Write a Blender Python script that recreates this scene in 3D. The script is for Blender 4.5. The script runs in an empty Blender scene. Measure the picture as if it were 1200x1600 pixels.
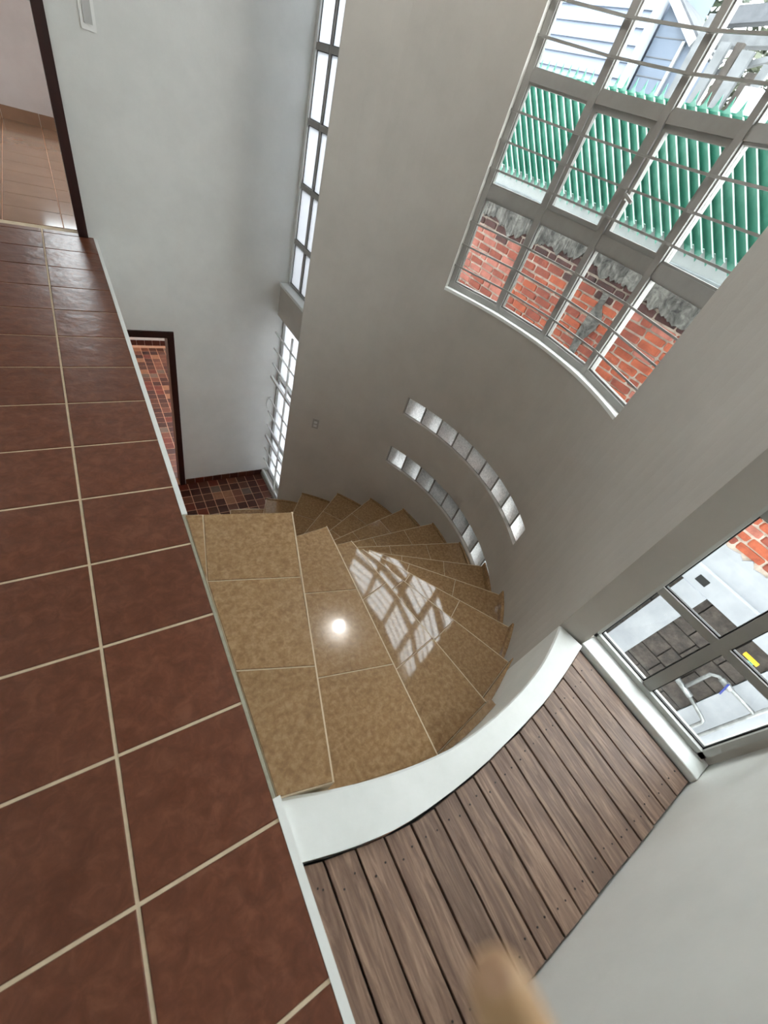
import bpy, math, random
from mathutils import Matrix, Vector
random.seed(7)
S = bpy.context.scene
COL = S.collection
R_ = math.radians

# ---------------------------------------------------------------- camera
# axes of the camera (right, down, forward) in world space, from the vanishing points of the photograph
CR = Vector((0.83000494, -0.48421054, 0.27682476))
CD = Vector((-0.18729158, -0.70946063, -0.67940229))
CF = Vector((0.52537002, 0.51206031, -0.67954439))
EYE = Vector((0.0, 0.0, 1.41))
cam_d = bpy.data.cameras.new('camera')
cam = bpy.data.objects.new('camera', cam_d); COL.objects.link(cam)
cam.matrix_world = Matrix(((CR.x, -CD.x, -CF.x, EYE.x), (CR.y, -CD.y, -CF.y, EYE.y), (CR.z, -CD.z, -CF.z, EYE.z), (0, 0, 0, 1)))
cam_d.sensor_fit = 'VERTICAL'; cam_d.sensor_height = 36.0
cam_d.lens = 630.39 / 1600 * 36.0
cam_d.clip_start = 0.01; cam_d.clip_end = 200
cam_d.dof.use_dof = True; cam_d.dof.focus_distance = 2.6; cam_d.dof.aperture_fstop = 2.8
S.camera = cam

# ---------------------------------------------------------------- world, light, exposure
W = bpy.data.worlds.new('overcast_sky'); S.world = W; W.use_nodes = True
bg = W.node_tree.nodes['Background']
bg.inputs[0].default_value = (0.94, 0.955, 1.0, 1); bg.inputs[1].default_value = 9.0
S.view_settings.view_transform = 'Standard'; S.view_settings.look = 'None'
S.view_settings.gamma = 1.0; S.view_settings.use_curve_mapping = False
S.view_settings.exposure = 0.46
S.cycles.max_bounces = 16; S.cycles.diffuse_bounces = 8; S.cycles.transparent_max_bounces = 16

# ---------------------------------------------------------------- helpers
def lin(c):
    return tuple((v / 255 / 12.92 if v / 255 <= 0.04045 else ((v / 255 + 0.055) / 1.055) ** 2.4) for v in c) + (1,)

def mat(name, c1, c2=None, rough=0.5, scale=6, bump=0.0, bscale=None, stretch=(1, 1, 1), spec=0.5, metal=0, detail=6, vary=0.0, c3=None, dist=0.0, rvar=0.0, lo=0.35, hi=0.65):
    m = bpy.data.materials.new(name); m.use_nodes = True
    nt = m.node_tree; N = nt.nodes; L = nt.links; b = N['Principled BSDF']
    b.inputs['Roughness'].default_value = rough; b.inputs['Metallic'].default_value = metal
    b.inputs['Specular IOR Level'].default_value = spec
    if c2 is None and bump == 0:
        b.inputs['Base Color'].default_value = lin(c1); return m
    geo = N.new('ShaderNodeNewGeometry'); mp = N.new('ShaderNodeMapping')
    mp.inputs['Scale'].default_value = stretch
    L.new(geo.outputs['Position'], mp.inputs['Vector'])
    vec = mp.outputs[0]
    if vary:
        oi = N.new('ShaderNodeObjectInfo'); vm = N.new('ShaderNodeVectorMath'); vm.operation = 'ADD'
        sc = N.new('ShaderNodeMath'); sc.operation = 'MULTIPLY'; sc.inputs[1].default_value = 37.0
        L.new(oi.outputs['Random'], sc.inputs[0]); L.new(mp.outputs[0], vm.inputs[0]); L.new(sc.outputs[0], vm.inputs[1]); vec = vm.outputs[0]
    nz = N.new('ShaderNodeTexNoise'); nz.inputs['Scale'].default_value = scale; nz.inputs['Detail'].default_value = detail
    nz.inputs['Roughness'].default_value = 0.65; nz.inputs['Distortion'].default_value = dist
    L.new(vec, nz.inputs['Vector'])
    rp = N.new('ShaderNodeValToRGB'); e = rp.color_ramp.elements
    e[0].position = lo; e[1].position = hi
    e[0].color = lin(c1); e[1].color = lin(c2 or c1)
    if c3:
        k = rp.color_ramp.elements.new((lo + hi) / 2); k.color = lin(c3)
    L.new(nz.outputs['Fac'], rp.inputs[0])
    out = rp.outputs[0]
    if vary:
        mx = N.new('ShaderNodeHueSaturation')
        mr = N.new('ShaderNodeMapRange'); mr.inputs['To Min'].default_value = 1 - vary; mr.inputs['To Max'].default_value = 1 + vary
        L.new(oi.outputs['Random'], mr.inputs['Value']); L.new(mr.outputs[0], mx.inputs['Value']); L.new(out, mx.inputs['Color']); out = mx.outputs[0]
    L.new(out, b.inputs['Base Color'])
    if rvar:
        mr2 = N.new('ShaderNodeMapRange'); mr2.inputs['To Min'].default_value = rough - rvar; mr2.inputs['To Max'].default_value = rough + rvar
        L.new(nz.outputs['Fac'], mr2.inputs['Value']); L.new(mr2.outputs[0], b.inputs['Roughness'])
    if bump:
        n2 = N.new('ShaderNodeTexNoise'); n2.inputs['Scale'].default_value = bscale or scale * 4; n2.inputs['Detail'].default_value = 4
        L.new(vec, n2.inputs['Vector'])
        bp = N.new('ShaderNodeBump'); bp.inputs['Strength'].default_value = bump; bp.inputs['Distance'].default_value = 0.01
        L.new(n2.outputs['Fac'], bp.inputs['Height']); L.new(bp.outputs[0], b.inputs['Normal'])
    return m

def glass_mat(name, tint=(0.93, 0.96, 0.95), wave=0.0):
    m = bpy.data.materials.new(name); m.use_nodes = True
    nt = m.node_tree; N = nt.nodes; L = nt.links; N.remove(N['Principled BSDF'])
    tr = N.new('ShaderNodeBsdfTransparent'); tr.inputs[0].default_value = tint + (1,)
    gl = N.new('ShaderNodeBsdfGlossy'); gl.inputs['Roughness'].default_value = 0.02
    lw = N.new('ShaderNodeLayerWeight'); lw.inputs['Blend'].default_value = 0.5
    pw = N.new('ShaderNodeMath'); pw.operation = 'POWER'; pw.inputs[1].default_value = 5.0; L.new(lw.outputs['Facing'], pw.inputs[0])
    fr = N.new('ShaderNodeMath'); fr.operation = 'MULTIPLY_ADD'; fr.inputs[1].default_value = 0.5; fr.inputs[2].default_value = 0.014; L.new(pw.outputs[0], fr.inputs[0])
    mx = N.new('ShaderNodeMixShader'); L.new(fr.outputs[0], mx.inputs[0]); L.new(tr.outputs[0], mx.inputs[1]); L.new(gl.outputs[0], mx.inputs[2])
    L.new(mx.outputs[0], N['Material Output'].inputs['Surface'])
    return m

def block_mat(name):
    m = bpy.data.materials.new(name); m.use_nodes = True
    nt = m.node_tree; N = nt.nodes; L = nt.links; N.remove(N['Principled BSDF'])
    geo = N.new('ShaderNodeNewGeometry')
    nz = N.new('ShaderNodeTexNoise'); nz.inputs['Scale'].default_value = 60; nz.inputs['Detail'].default_value = 2; nz.inputs['Distortion'].default_value = 1.5
    L.new(geo.outputs['Position'], nz.inputs['Vector'])
    rp = N.new('ShaderNodeValToRGB'); rp.color_ramp.elements[0].position = 0.38; rp.color_ramp.elements[1].position = 0.6
    rp.color_ramp.elements[0].color = (0.74, 0.77, 0.76, 1); rp.color_ramp.elements[1].color = (0.98, 1.0, 0.99, 1)
    L.new(nz.outputs['Fac'], rp.inputs[0])
    bp = N.new('ShaderNodeBump'); bp.inputs['Strength'].default_value = 0.6; bp.inputs['Distance'].default_value = 0.01
    L.new(nz.outputs['Fac'], bp.inputs['Height'])
    tl = N.new('ShaderNodeBsdfTranslucent'); L.new(rp.outputs[0], tl.inputs[0]); L.new(bp.outputs[0], tl.inputs['Normal'])
    gl = N.new('ShaderNodeBsdfGlossy'); gl.inputs['Roughness'].default_value = 0.15; L.new(bp.outputs[0], gl.inputs['Normal'])
    mx = N.new('ShaderNodeMixShader'); mx.inputs[0].default_value = 0.06
    L.new(tl.outputs[0], mx.inputs[1]); L.new(gl.outputs[0], mx.inputs[2]); L.new(mx.outputs[0], N['Material Output'].inputs['Surface'])
    return m

WL = {}
def wl(o):
    return WL.get(o, Vector((0, 0, 0))) if o else Vector((0, 0, 0))
def tag(o, label, cat=None, group=None, kind=None):
    o['label'] = label
    if cat: o['category'] = cat
    if group: o['group'] = group
    if kind: o['kind'] = kind
    return o
def empty(name, loc, label=None, cat=None, group=None, kind=None):
    o = bpy.data.objects.new(name, None); COL.objects.link(o); o.location = loc; o.empty_display_size = 0.1
    WL[o] = Vector(loc)
    if label: tag(o, label, cat, group, kind)
    return o
def mk(name, verts, faces, m, parent=None, smooth=False, mats=None, fm=None):
    """one mesh object from world-space vertices"""
    n = len(verts)
    lo = [min(v[i] for v in verts) for i in range(3)]; hi = [max(v[i] for v in verts) for i in range(3)]
    org = Vector(((lo[0] + hi[0]) / 2, (lo[1] + hi[1]) / 2, lo[2]))
    me = bpy.data.meshes.new(name)
    me.from_pydata([(v[0] - org.x, v[1] - org.y, v[2] - org.z) for v in verts], [], faces)
    if mats:
        for q in mats: me.materials.append(q)
        for p, i in zip(me.polygons, fm): p.material_index = i
    else: me.materials.append(m)
    if smooth:
        for p in me.polygons: p.use_smooth = True
    me.update()
    o = bpy.data.objects.new(name, me); COL.objects.link(o)
    WL[o] = org
    if parent: o.parent = parent
    o.location = org - wl(parent)
    return o
def inst(src, name, loc, parent=None, m=None):
    """copy of a mesh object sharing its data, at a world location"""
    o = src.copy(); o.name = name; COL.objects.link(o); o.parent = parent
    o.location = Vector(loc) - wl(parent); WL[o] = Vector(loc)
    if m:
        o.material_slots[0].link = 'OBJECT'; o.material_slots[0].material = m
    return o
class MB:
    def __init__(s): s.v = []; s.f = []; s.m = []; s.cm = 0
    def add(s, v, f):
        k = len(s.v); s.v += [tuple(q) for q in v]; s.f += [tuple(i + k for i in q) for q in f]; s.m += [s.cm] * len(f); return s
    def box(s, x0, x1, y0, y1, z0, z1, ch=0.0):
        if ch <= 0:
            v = [(x, y, z) for z in (z0, z1) for y in (y0, y1) for x in (x0, x1)]
            return s.add(v, [(0, 2, 3, 1), (4, 5, 7, 6), (0, 1, 5, 4), (2, 6, 7, 3), (0, 4, 6, 2), (1, 3, 7, 5)])
        return s.prism([(x0, y0), (x1, y0), (x1, y1), (x0, y1)], z0, z1, ch)
    def prism(s, poly, z0, z1, ch=0.0):
        A = sum(poly[i][0] * poly[(i + 1) % len(poly)][1] - poly[(i + 1) % len(poly)][0] * poly[i][1] for i in range(len(poly)))
        if A < 0: poly = poly[::-1]
        n = len(poly); v = [(p[0], p[1], z0) for p in poly] + [(p[0], p[1], z1 - ch) for p in poly]
        f = [tuple(range(n - 1, -1, -1))] + [(i, (i + 1) % n, n + (i + 1) % n, n + i) for i in range(n)]
        if ch > 0:
            q = inset(poly, ch); v += [(p[0], p[1], z1) for p in q]
            f += [(n + i, n + (i + 1) % n, 2 * n + (i + 1) % n, 2 * n + i) for i in range(n)] + [tuple(range(2 * n, 3 * n))]
        else: f.append(tuple(range(n, 2 * n)))
        return s.add(v, f)
    def tube(s, pts, r, n=10, radii=None, flat=1.0):
        pts = [Vector(p) for p in pts]; V = []; F = []
        up = None
        for i, p in enumerate(pts):
            t = (pts[min(i + 1, len(pts) - 1)] - pts[max(i - 1, 0)]).normalized()
            if up is None:
                up = Vector((0, 0, 1)) if abs(t.z) < 0.9 else Vector((1, 0, 0))
            a = t.cross(up).normalized(); b = a.cross(t).normalized(); up = b
            rr = radii[i] if radii else r
            for k in range(n):
                w = 2 * math.pi * k / n; V.append(p + a * math.cos(w) * rr + b * math.sin(w) * rr * flat)
        for i in range(len(pts) - 1):
            for k in range(n):
                F.append((i * n + k, i * n + (k + 1) % n, (i + 1) * n + (k + 1) % n, (i + 1) * n + k))
        F.append(tuple(range(n - 1, -1, -1))); F.append(tuple((len(pts) - 1) * n + k for k in range(n)))
        return s.add(V, F)
    def bar(s, a, b, w, h):
        """rectangular bar from a to b, w across (horizontal), h in z-ish"""
        a = Vector(a); b = Vector(b); t = (b - a).normalized()
        up = Vector((0, 0, 1)) if abs(t.z) < 0.95 else Vector((1, 0, 0))
        x = t.cross(up).normalized() * w / 2; y = x.cross(t).normalized() * h / 2
        v = [p + i * x + j * y for p in (a, b) for i, j in ((-1, -1), (1, -1), (1, 1), (-1, 1))]
        return s.add(v, [(0, 1, 2, 3), (7, 6, 5, 4), (0, 4, 5, 1), (1, 5, 6, 2), (2, 6, 7, 3), (3, 7, 4, 0)])
    def build(s, name, m, parent=None, smooth=False, mats=None):
        return mk(name, s.v, s.f, m, parent, smooth, mats, s.m if mats else None)
def inset(poly, d):
    n = len(poly); out = []
    for i in range(n):
        p0 = Vector(poly[i - 1]); p1 = Vector(poly[i]); p2 = Vector(poly[(i + 1) % n])
        e1 = (p1 - p0).normalized(); e2 = (p2 - p1).normalized()
        n1 = Vector((-e1.y, e1.x)); n2 = Vector((-e2.y, e2.x))
        k = n1 + n2; den = 1 + n1.dot(n2)
        out.append(tuple(p1 + k * (d / max(den, 0.25))))
    return out
def struct(o, label, cat):
    return tag(o, label, cat, kind='structure')

# ---------------------------------------------------------------- materials
M = {}
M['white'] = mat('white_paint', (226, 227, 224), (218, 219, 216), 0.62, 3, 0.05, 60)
M['greywall'] = mat('warm_grey_paint', (186, 181, 174), (178, 173, 166), 0.7, 2.5, 0.06, 70)  # even warm grey, darker than the white walls
M['curb'] = mat('bright_white_paint', (236, 238, 236), (226, 229, 226), 0.5, 4, 0.08, 40)
M['room'] = mat('pinkish_room_paint', (205, 196, 192), (198, 188, 184), 0.7, 3)
M['brown'] = mat('brown_slate_tile', (91, 50, 32), (115, 70, 49), 0.32, 22, 0.5, 11, vary=0.08, c3=(102, 58, 39), dist=0.6, rvar=0.08)
M['tan'] = mat('tan_ceramic_tile', (134, 104, 73), (168, 137, 101), 0.05, 48, 0.015, 8, vary=0.03, c3=(150, 119, 85), dist=0.3, detail=12)
M['grout'] = mat('beige_grout', (216, 198, 170), (198, 180, 152), 0.85, 20)
M['nosing'] = mat('pale_tile_edge', (214, 194, 164), (200, 180, 150), 0.6, 20)
M['greygrout'] = mat('grey_green_grout', (168, 164, 146), (150, 146, 128), 0.85, 25)
M['pinkgrout'] = mat('pink_beige_grout', (214, 168, 138), (198, 152, 122), 0.8, 30)
M['dark_under'] = mat('dark_subfloor', (30, 25, 22), (22, 18, 16), 0.9, 10)
M['plank'] = mat('weathered_wood', (102, 78, 64), (156, 128, 108), 0.55, 5, 0.25, 8, stretch=(9, 0.8, 3), vary=0.13, c3=(124, 98, 82), dist=1.2)
M['nail'] = mat('nail_dark', (35, 28, 24), None, 0.6)
M['doorwood'] = mat('dark_mahogany', (34, 9, 7), (50, 16, 11), 0.42, 4, 0.0, None, (8, 8, 0.6))
M['alum'] = mat('white_metal_frame', (176, 176, 172), (168, 168, 164), 0.42, 8)
M['framegrey'] = mat('grey_painted_frame', (156, 154, 150), (148, 146, 142), 0.42, 8)  # darker copy of the frame colour, backlit shade of the big window included
M['grey_alum'] = mat('grey_aluminium', (150, 148, 143), (142, 140, 136), 0.38, 8, metal=0.0)
M['rubber'] = mat('black_gasket', (18, 18, 18), None, 0.6)
M['whitebar'] = mat('white_bar', (224, 226, 224), None, 0.4)
M['glass'] = glass_mat('window_glass')
def frost_mat(name, t):
    m = bpy.data.materials.new(name); m.use_nodes = True
    N = m.node_tree.nodes; L = m.node_tree.links; N.remove(N['Principled BSDF'])
    tl = N.new('ShaderNodeBsdfTranslucent'); tl.inputs[0].default_value = (t * .95, t * .98, t, 1)
    gl = N.new('ShaderNodeBsdfGlossy'); gl.inputs['Roughness'].default_value = 0.08
    mx = N.new('ShaderNodeMixShader'); mx.inputs[0].default_value = 0.05
    L.new(tl.outputs[0], mx.inputs[1]); L.new(gl.outputs[0], mx.inputs[2]); L.new(mx.outputs[0], N['Material Output'].inputs['Surface'])
    return m
M['frost'] = frost_mat('frosted_glass', 0.6); M['frost2'] = frost_mat('frosted_glass_clear', 0.95)
M['block'] = block_mat('glass_block'); M['clear'] = glass_mat('clear_block_glass', (0.97, 0.99, 0.98))
M['mortar'] = mat('block_mortar', (150, 150, 146), (138, 138, 134), 0.8, 30)
M['plastic'] = mat('switch_plastic', (240, 240, 238), None, 0.35)
M['plastic2'] = mat('switch_key', (190, 190, 188), None, 0.35)
M['plastic3'] = mat('outlet_grey', (150, 146, 142), None, 0.45)
M['skin'] = mat('skin', (200, 164, 124), (190, 154, 114), 0.55, 30)
M['nailskin'] = mat('fingernail', (214, 172, 140), None, 0.35)
M['cement'] = mat('old_cement', (118, 116, 111), (44, 43, 41), 0.9, 12, 0.8, 26, c3=(86, 84, 80), dist=0.8)
M['joint'] = mat('pale_mortar', (188, 174, 162), (140, 130, 120), 0.95, 14, 0.5, 40, c3=(174, 160, 148))
BR = [mat('brick_orange', (158, 80, 52), (126, 58, 38), 0.85, 12, 0.5, 40), mat('brick_red', (134, 66, 48), (106, 50, 38), 0.85, 12, 0.5, 40),
      mat('brick_pink', (160, 98, 84), (130, 74, 62), 0.85, 14, 0.5, 40), mat('brick_dark', (74, 42, 38), (50, 34, 33), 0.9, 12, 0.6, 40)]
M['coping'] = mat('white_coping', (190, 194, 194), (178, 182, 182), 0.7, 6)
M['copegrey'] = mat('grey_cement_coping', (128, 134, 136), (106, 112, 114), 0.8, 8)
M['outwhite'] = mat('white_exterior', (150, 153, 158), (136, 139, 145), 0.75, 4, 0.15, 25)
M['stone'] = mat('dark_stone_block', (74, 67, 62), (42, 38, 36), 0.9, 12, 0.6, 30, c3=(58, 52, 48), vary=0.12)
M['black'] = mat('black_hole', (12, 12, 12), None, 0.8)
M['green'] = mat('green_plastic_sheet', (44, 116, 96), (84, 146, 128), 0.45, 3, 0, None, (1, 1, 1), c3=(56, 126, 106))
M['greenridge'] = mat('pale_sheet_ridge', (190, 206, 200), None, 0.4)  # pale strip colour stands for the glare along the folds
M['siding'] = mat('blue_grey_siding', (102, 112, 128), (96, 106, 122), 0.6, 3)
M['shed'] = mat('grey_shed_board', (80, 90, 104), (74, 84, 98), 0.7, 3)
M['roofgrey'] = mat('grey_roof', (78, 80, 84), (62, 64, 68), 0.8, 8)
M['leaf'] = mat('leaf_green', (66, 78, 56), (40, 52, 36), 0.7, 6)
M['leaf2'] = mat('leaf_olive', (92, 96, 76), (60, 68, 50), 0.7, 6)
M['bark'] = mat('bark', (66, 60, 55), (48, 43, 39), 0.9, 12)
M['weathered'] = mat('weathered_post', (98, 100, 102), (78, 80, 82), 0.8, 6)
M['trimwhite'] = mat('white_house_trim', (150, 154, 160), (140, 144, 150), 0.7, 6)
M['pipe'] = mat('galvanised_pipe', (140, 142, 142), (110, 112, 112), 0.4, 20, metal=0.6)
M['bluehandle'] = mat('blue_lever', (36, 50, 120), None, 0.4)
M['yellowhandle'] = mat('yellow_tap_handle', (206, 160, 40), None, 0.4)
M['tealtap'] = mat('teal_tap_body', (86, 136, 122), None, 0.5)
M['ground'] = mat('alley_concrete', (204, 202, 198), (186, 184, 180), 0.9, 4)
M['ext'] = mat('exterior_paint', (236, 236, 232), (228, 228, 224), 0.8, 4)
lamp_m = bpy.data.materials.new('lamp_globe'); lamp_m.use_nodes = True
_b = lamp_m.node_tree.nodes['Principled BSDF']; _b.inputs['Emission Color'].default_value = (1, 0.96, 0.90, 1); _b.inputs['Emission Strength'].default_value = 165
M['lamp'] = lamp_m

# ---------------------------------------------------------------- dimensions (metres; camera stands over x=0, y=0)
ZL = -2.943                      # lower floor
NR = 15; RISE = -ZL / NR
CX, CY, RW = 0.9494, 1.9071, 1.83  # stairwell circle
WT = 0.122                        # curved wall thickness
YF = 4.533                       # far wall
XE = 0.185                       # edge of the upper floor
YN = -0.523                      # near wall
ZC = -0.02                       # top of the low curved wall
ZD = -0.04                       # deck
CEIL = 3.4
AZ0, AZ1 = -69.4, 66.3           # the tall part of the curved wall
def cp(az, r): return (CX + r * math.cos(R_(az)), CY + r * math.sin(R_(az)))

# ================================================================ SETTING
# ---- curved wall with its openings
def curved_wall():
    win = (-31.0, 29.5, 0.535, 3.2)
    g1 = (-30.7, 28.6, -0.695, -0.50)
    g2 = (-30.7, 28.6, -1.34, -1.115)
    holes = [win, g1, g2]
    az = sorted(set([AZ0 + (AZ1 - AZ0) * i / 44 for i in range(45)] + [h[0] for h in holes] + [h[1] for h in holes]))
    az = [a for i, a in enumerate(az) if i == 0 or a - az[i - 1] > 0.01]
    zs = sorted(set([ZL, CEIL, -2.2] + [h[2] for h in holes] + [h[3] for h in holes]))
    def solid(i, j):
        if i < 0 or j < 0 or i >= len(az) - 1 or j >= len(zs) - 1: return False
        a = (az[i] + az[i + 1]) / 2; z = (zs[j] + zs[j + 1]) / 2
        return not any(h[0] < a < h[1] and h[2] < z < h[3] for h in holes)
    b = MB(); idx = {}
    def V(i, j, o):
        k = (i, j, o)
        if k not in idx:
            x, y = cp(az[i], RW + (WT if o else 0)); idx[k] = len(b.v); b.v.append((x, y, zs[j]))
        return idx[k]
    def F(q, m): b.f.append(tuple(q)); b.m.append(m)
    for i in range(len(az) - 1):
        for j in range(len(zs) - 1):
            if not solid(i, j): continue
            F((V(i, j, 0), V(i, j + 1, 0), V(i + 1, j + 1, 0), V(i + 1, j, 0)), 0)
            F((V(i, j, 1), V(i + 1, j, 1), V(i + 1, j + 1, 1), V(i, j + 1, 1)), 2)
            if not solid(i - 1, j): F((V(i, j, 0), V(i, j, 1), V(i, j + 1, 1), V(i, j + 1, 0)), 1)
            if not solid(i + 1, j): F((V(i + 1, j, 0), V(i + 1, j + 1, 0), V(i + 1, j + 1, 1), V(i + 1, j, 1)), 1)
            if not solid(i, j - 1): F((V(i, j, 0), V(i + 1, j, 0), V(i + 1, j, 1), V(i, j, 1)), 1)
            if not solid(i, j + 1): F((V(i, j + 1, 0), V(i, j + 1, 1), V(i + 1, j + 1, 1), V(i + 1, j + 1, 0)), 1)
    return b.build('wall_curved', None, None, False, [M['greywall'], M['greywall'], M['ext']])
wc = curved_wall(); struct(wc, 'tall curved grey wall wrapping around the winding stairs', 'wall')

# ---- low curved wall between stairs and deck
def rin(a):
    T = [(-115, 1.90), (-95, 1.893), (-86, 1.872), (-78, 1.856), (-69.4, 1.83), (180, 1.83)]
    for (a0, r0), (a1, r1) in zip(T, T[1:]):
        if a <= a1: return r0 + (r1 - r0) * (a - a0) / (a1 - a0)
    return 1.83
DECKP = [(0.198, -0.003), (0.293, -0.032), (0.385, -0.055), (0.470, -0.070), (0.556, -0.078), (0.688, -0.079), (0.780, -0.076), (0.873, -0.070), (1.066, -0.048), (1.247, -0.022), (1.432, 0.021), (1.622, 0.072)]
def deck_y(x):
    for (x0, y0), (x1, y1) in zip(DECKP, DECKP[1:]):
        if x <= x1: return y0 + (y1 - y0) * (x - x0) / (x1 - x0)
    return DECKP[-1][1]
inner = []
for i in range(26):
    a = -113.3 + (AZ0 + 113.3) * i / 25; inner.append(cp(a, rin(a)))
inner[0] = (0.190, inner[0][1])
outer = list(DECKP); outer[0] = (0.190, -0.003)
b = MB()
ip = inner; op = []
for k in range(26):
    t = k / 25; x = 0.190 + t * (1.618 - 0.190); op.append((x, deck_y(x)))
for i in range(25):
    A0, A1, B0, B1 = ip[i], ip[i + 1], op[i], op[i + 1]
    z0 = ZL
    for ring in (0,):
        b.add([(A0[0], A0[1], z0), (A1[0], A1[1], z0), (A1[0], A1[1], ZC - 0.008), (A0[0], A0[1], ZC - 0.008)], [(3, 2, 1, 0)])
        C0 = (A0[0] + (B0[0] - A0[0]) * 0.06, A0[1] + (B0[1] - A0[1]) * 0.06); C1 = (A1[0] + (B1[0] - A1[0]) * 0.06, A1[1] + (B1[1] - A1[1]) * 0.06)
        b.add([(A0[0], A0[1], ZC - 0.008), (A1[0], A1[1], ZC - 0.008), (C1[0], C1[1], ZC), (C0[0], C0[1], ZC)], [(3, 2, 1, 0)])
        b.add([(C0[0], C0[1], ZC), (C1[0], C1[1], ZC), (B1[0], B1[1], ZC), (B0[0], B0[1], ZC)], [(3, 2, 1, 0)])
        b.add([(B0[0], B0[1], z0), (B1[0], B1[1], z0), (B1[0], B1[1], ZC), (B0[0], B0[1], ZC)], [(0, 1, 2, 3)])
struct(b.build('wall_low', M['curb']), 'low white curved wall top between tan stairs and wooden deck', 'wall')

# ---- far wall with two doorways
UD = (-0.80, 0.105, 2.10)         # upper door opening x0,x1,top
LD = (-0.15, 0.690, -0.815)       # lower door opening
b = MB()
b.box(UD[1], 1.97, YF, YF + .14, -0.02, CEIL); b.box(-1.45, UD[0], YF, YF + .14, -0.02, CEIL); b.box(UD[0], UD[1], YF, YF + .14, UD[2], CEIL)
b.box(LD[1], 1.97, YF, YF + .14, ZL, -0.02); b.box(-1.45, LD[0], YF, YF + .14, ZL, -0.02); b.box(LD[0], LD[1], YF, YF + .14, LD[2], -0.02)
struct(b.build('wall_far', M['white']), 'white plaster wall rising two floors behind the stairwell', 'wall')
# ---- near wall
b = MB(); b.box(XE - .02, 2.0, YN - .14, YN, ZL, CEIL); b.box(-1.45, XE - .02, YN - .14, YN, -0.15, CEIL)
struct(b.build('wall_near', M['white']), 'bright white wall at the lower right edge of the deck', 'wall')
b = MB(); b.box(-1.45, 1.84, -5.0, YN - .16, ZL - .1, CEIL)  # unseen block added to cut the sky light reaching the alley
struct(b.build('wall_exterior', M['ext']), 'rest of the house beyond the near wall', 'wall')
b = MB(); b.box(-1.45, -1.31, YN, YF, -0.15, CEIL)
struct(b.build('wall_left', M['white']), 'white wall along the left side of the hall', 'wall')
b = MB(); b.box(-1.6, 3.0, YN - .2, YF + .2, CEIL, CEIL + .15)
struct(b.build('ceiling', M['white']), 'white ceiling over the stairwell and hall', 'ceiling')
b = MB(); b.box(-1.45, -1.3, YN, YF, ZL, -0.15); 
struct(b.build('wall_lower_left', M['white']), 'white wall of the lower floor below the hall', 'wall')

# ---- wall around the right window and the tall window
SX0, SX1 = 1.625, 1.70
b = MB()
b.box(SX0 + .01, 1.84, YN, 0.20, ZL, -0.045)          # below the sill
b.box(1.74, 1.84, YN, -0.492, -0.045, CEIL)           # right jamb
b.box(1.74, 1.84, 0.100, 0.16, -0.045, CEIL)          # left jamb
b.box(1.74, 1.84, -0.492, 0.100, 3.2, CEIL)
q1 = cp(AZ0, RW + WT - .002)
b.prism([q1, (1.725, 0.098), (1.84, 0.098), (1.84, .20), (1.78, .17), cp(AZ0 + 2, RW + WT)], ZC - .03, CEIL)
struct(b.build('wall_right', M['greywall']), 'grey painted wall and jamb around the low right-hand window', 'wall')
b = MB()
e0, e1 = cp(AZ1, RW), cp(AZ1, RW + WT)
b.prism([e0, cp(AZ1 - 3, RW + WT), (1.97, 3.52), (1.97, 3.74), (1.80, 3.74), cp(AZ1 - .3, RW + WT)], ZL, CEIL)
b.box(1.83, 1.97, 3.7, YF, -0.52, -0.20)              # spandrel between the windows
b.box(1.83, 1.97, 3.7, YF, 3.2, CEIL)
b.box(1.80, 1.97, 3.7, YF, ZL, ZL + .045)
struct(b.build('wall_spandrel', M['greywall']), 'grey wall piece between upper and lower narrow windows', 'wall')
b = MB(); b.box(1.815, 1.93, 3.76, YF - .002, -0.20, -0.172, .006)
struct(b.build('trim_1', M['whitebar']), 'white sill ledge under the tall upper narrow window', 'sill')

# ================================================================ UPPER FLOOR
fl = MB(); fl.box(-1.31, XE, YN, YF + .14, -0.15, -0.004)
floor = struct(fl.build('floor', M['grout']), 'brown tiled upper hall floor at the left', 'floor')
P = 0.339
xs = [XE + .001, -0.153, -0.153 - P, -0.153 - 2 * P, -1.31]
g = 0.0045
ys = [YN] + [0.108 + P * k for k in range(-1, 14) if YN < 0.108 + P * k < YF + .02] + [YF + .06]
for i in range(4):
    for j in range(len(ys) - 1):
        x1, x0 = xs[i], xs[i + 1]; y0, y1 = ys[j], ys[j + 1]
        if y1 - y0 < .02: continue
        e = MB().box(x0 + g, x1 - (g if i else 0.001), y0 + g, y1 - g, -0.006, 0.0, .0025).build('tile', M['brown'], floor)
b = MB(); b.box(XE, XE + .022, 1.285, YF, -0.16, 0.001); 
struct(b.build('trim_2', M['curb']), 'white painted edge of the upper floor above the drop', 'trim')
b = MB(); b.box(XE, XE + .022, YN, 0.16, -0.16, 0.001)
struct(b.build('trim_3', M['curb']), 'white painted floor edge beside the wooden deck', 'trim')
b = MB(); b.box(XE, XE + .010, 0.16, 1.285, -0.05, -0.0005)
struct(b.build('trim_4', M['greygrout']), 'grey grout seam between brown floor and tan first tread', 'trim')
b = MB(); b.box(XE - .12, XE + .004, YN, YF, -0.40, -0.15)
struct(b.build('trim_5', M['white']), 'white beam under the upper floor edge', 'beam')

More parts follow.
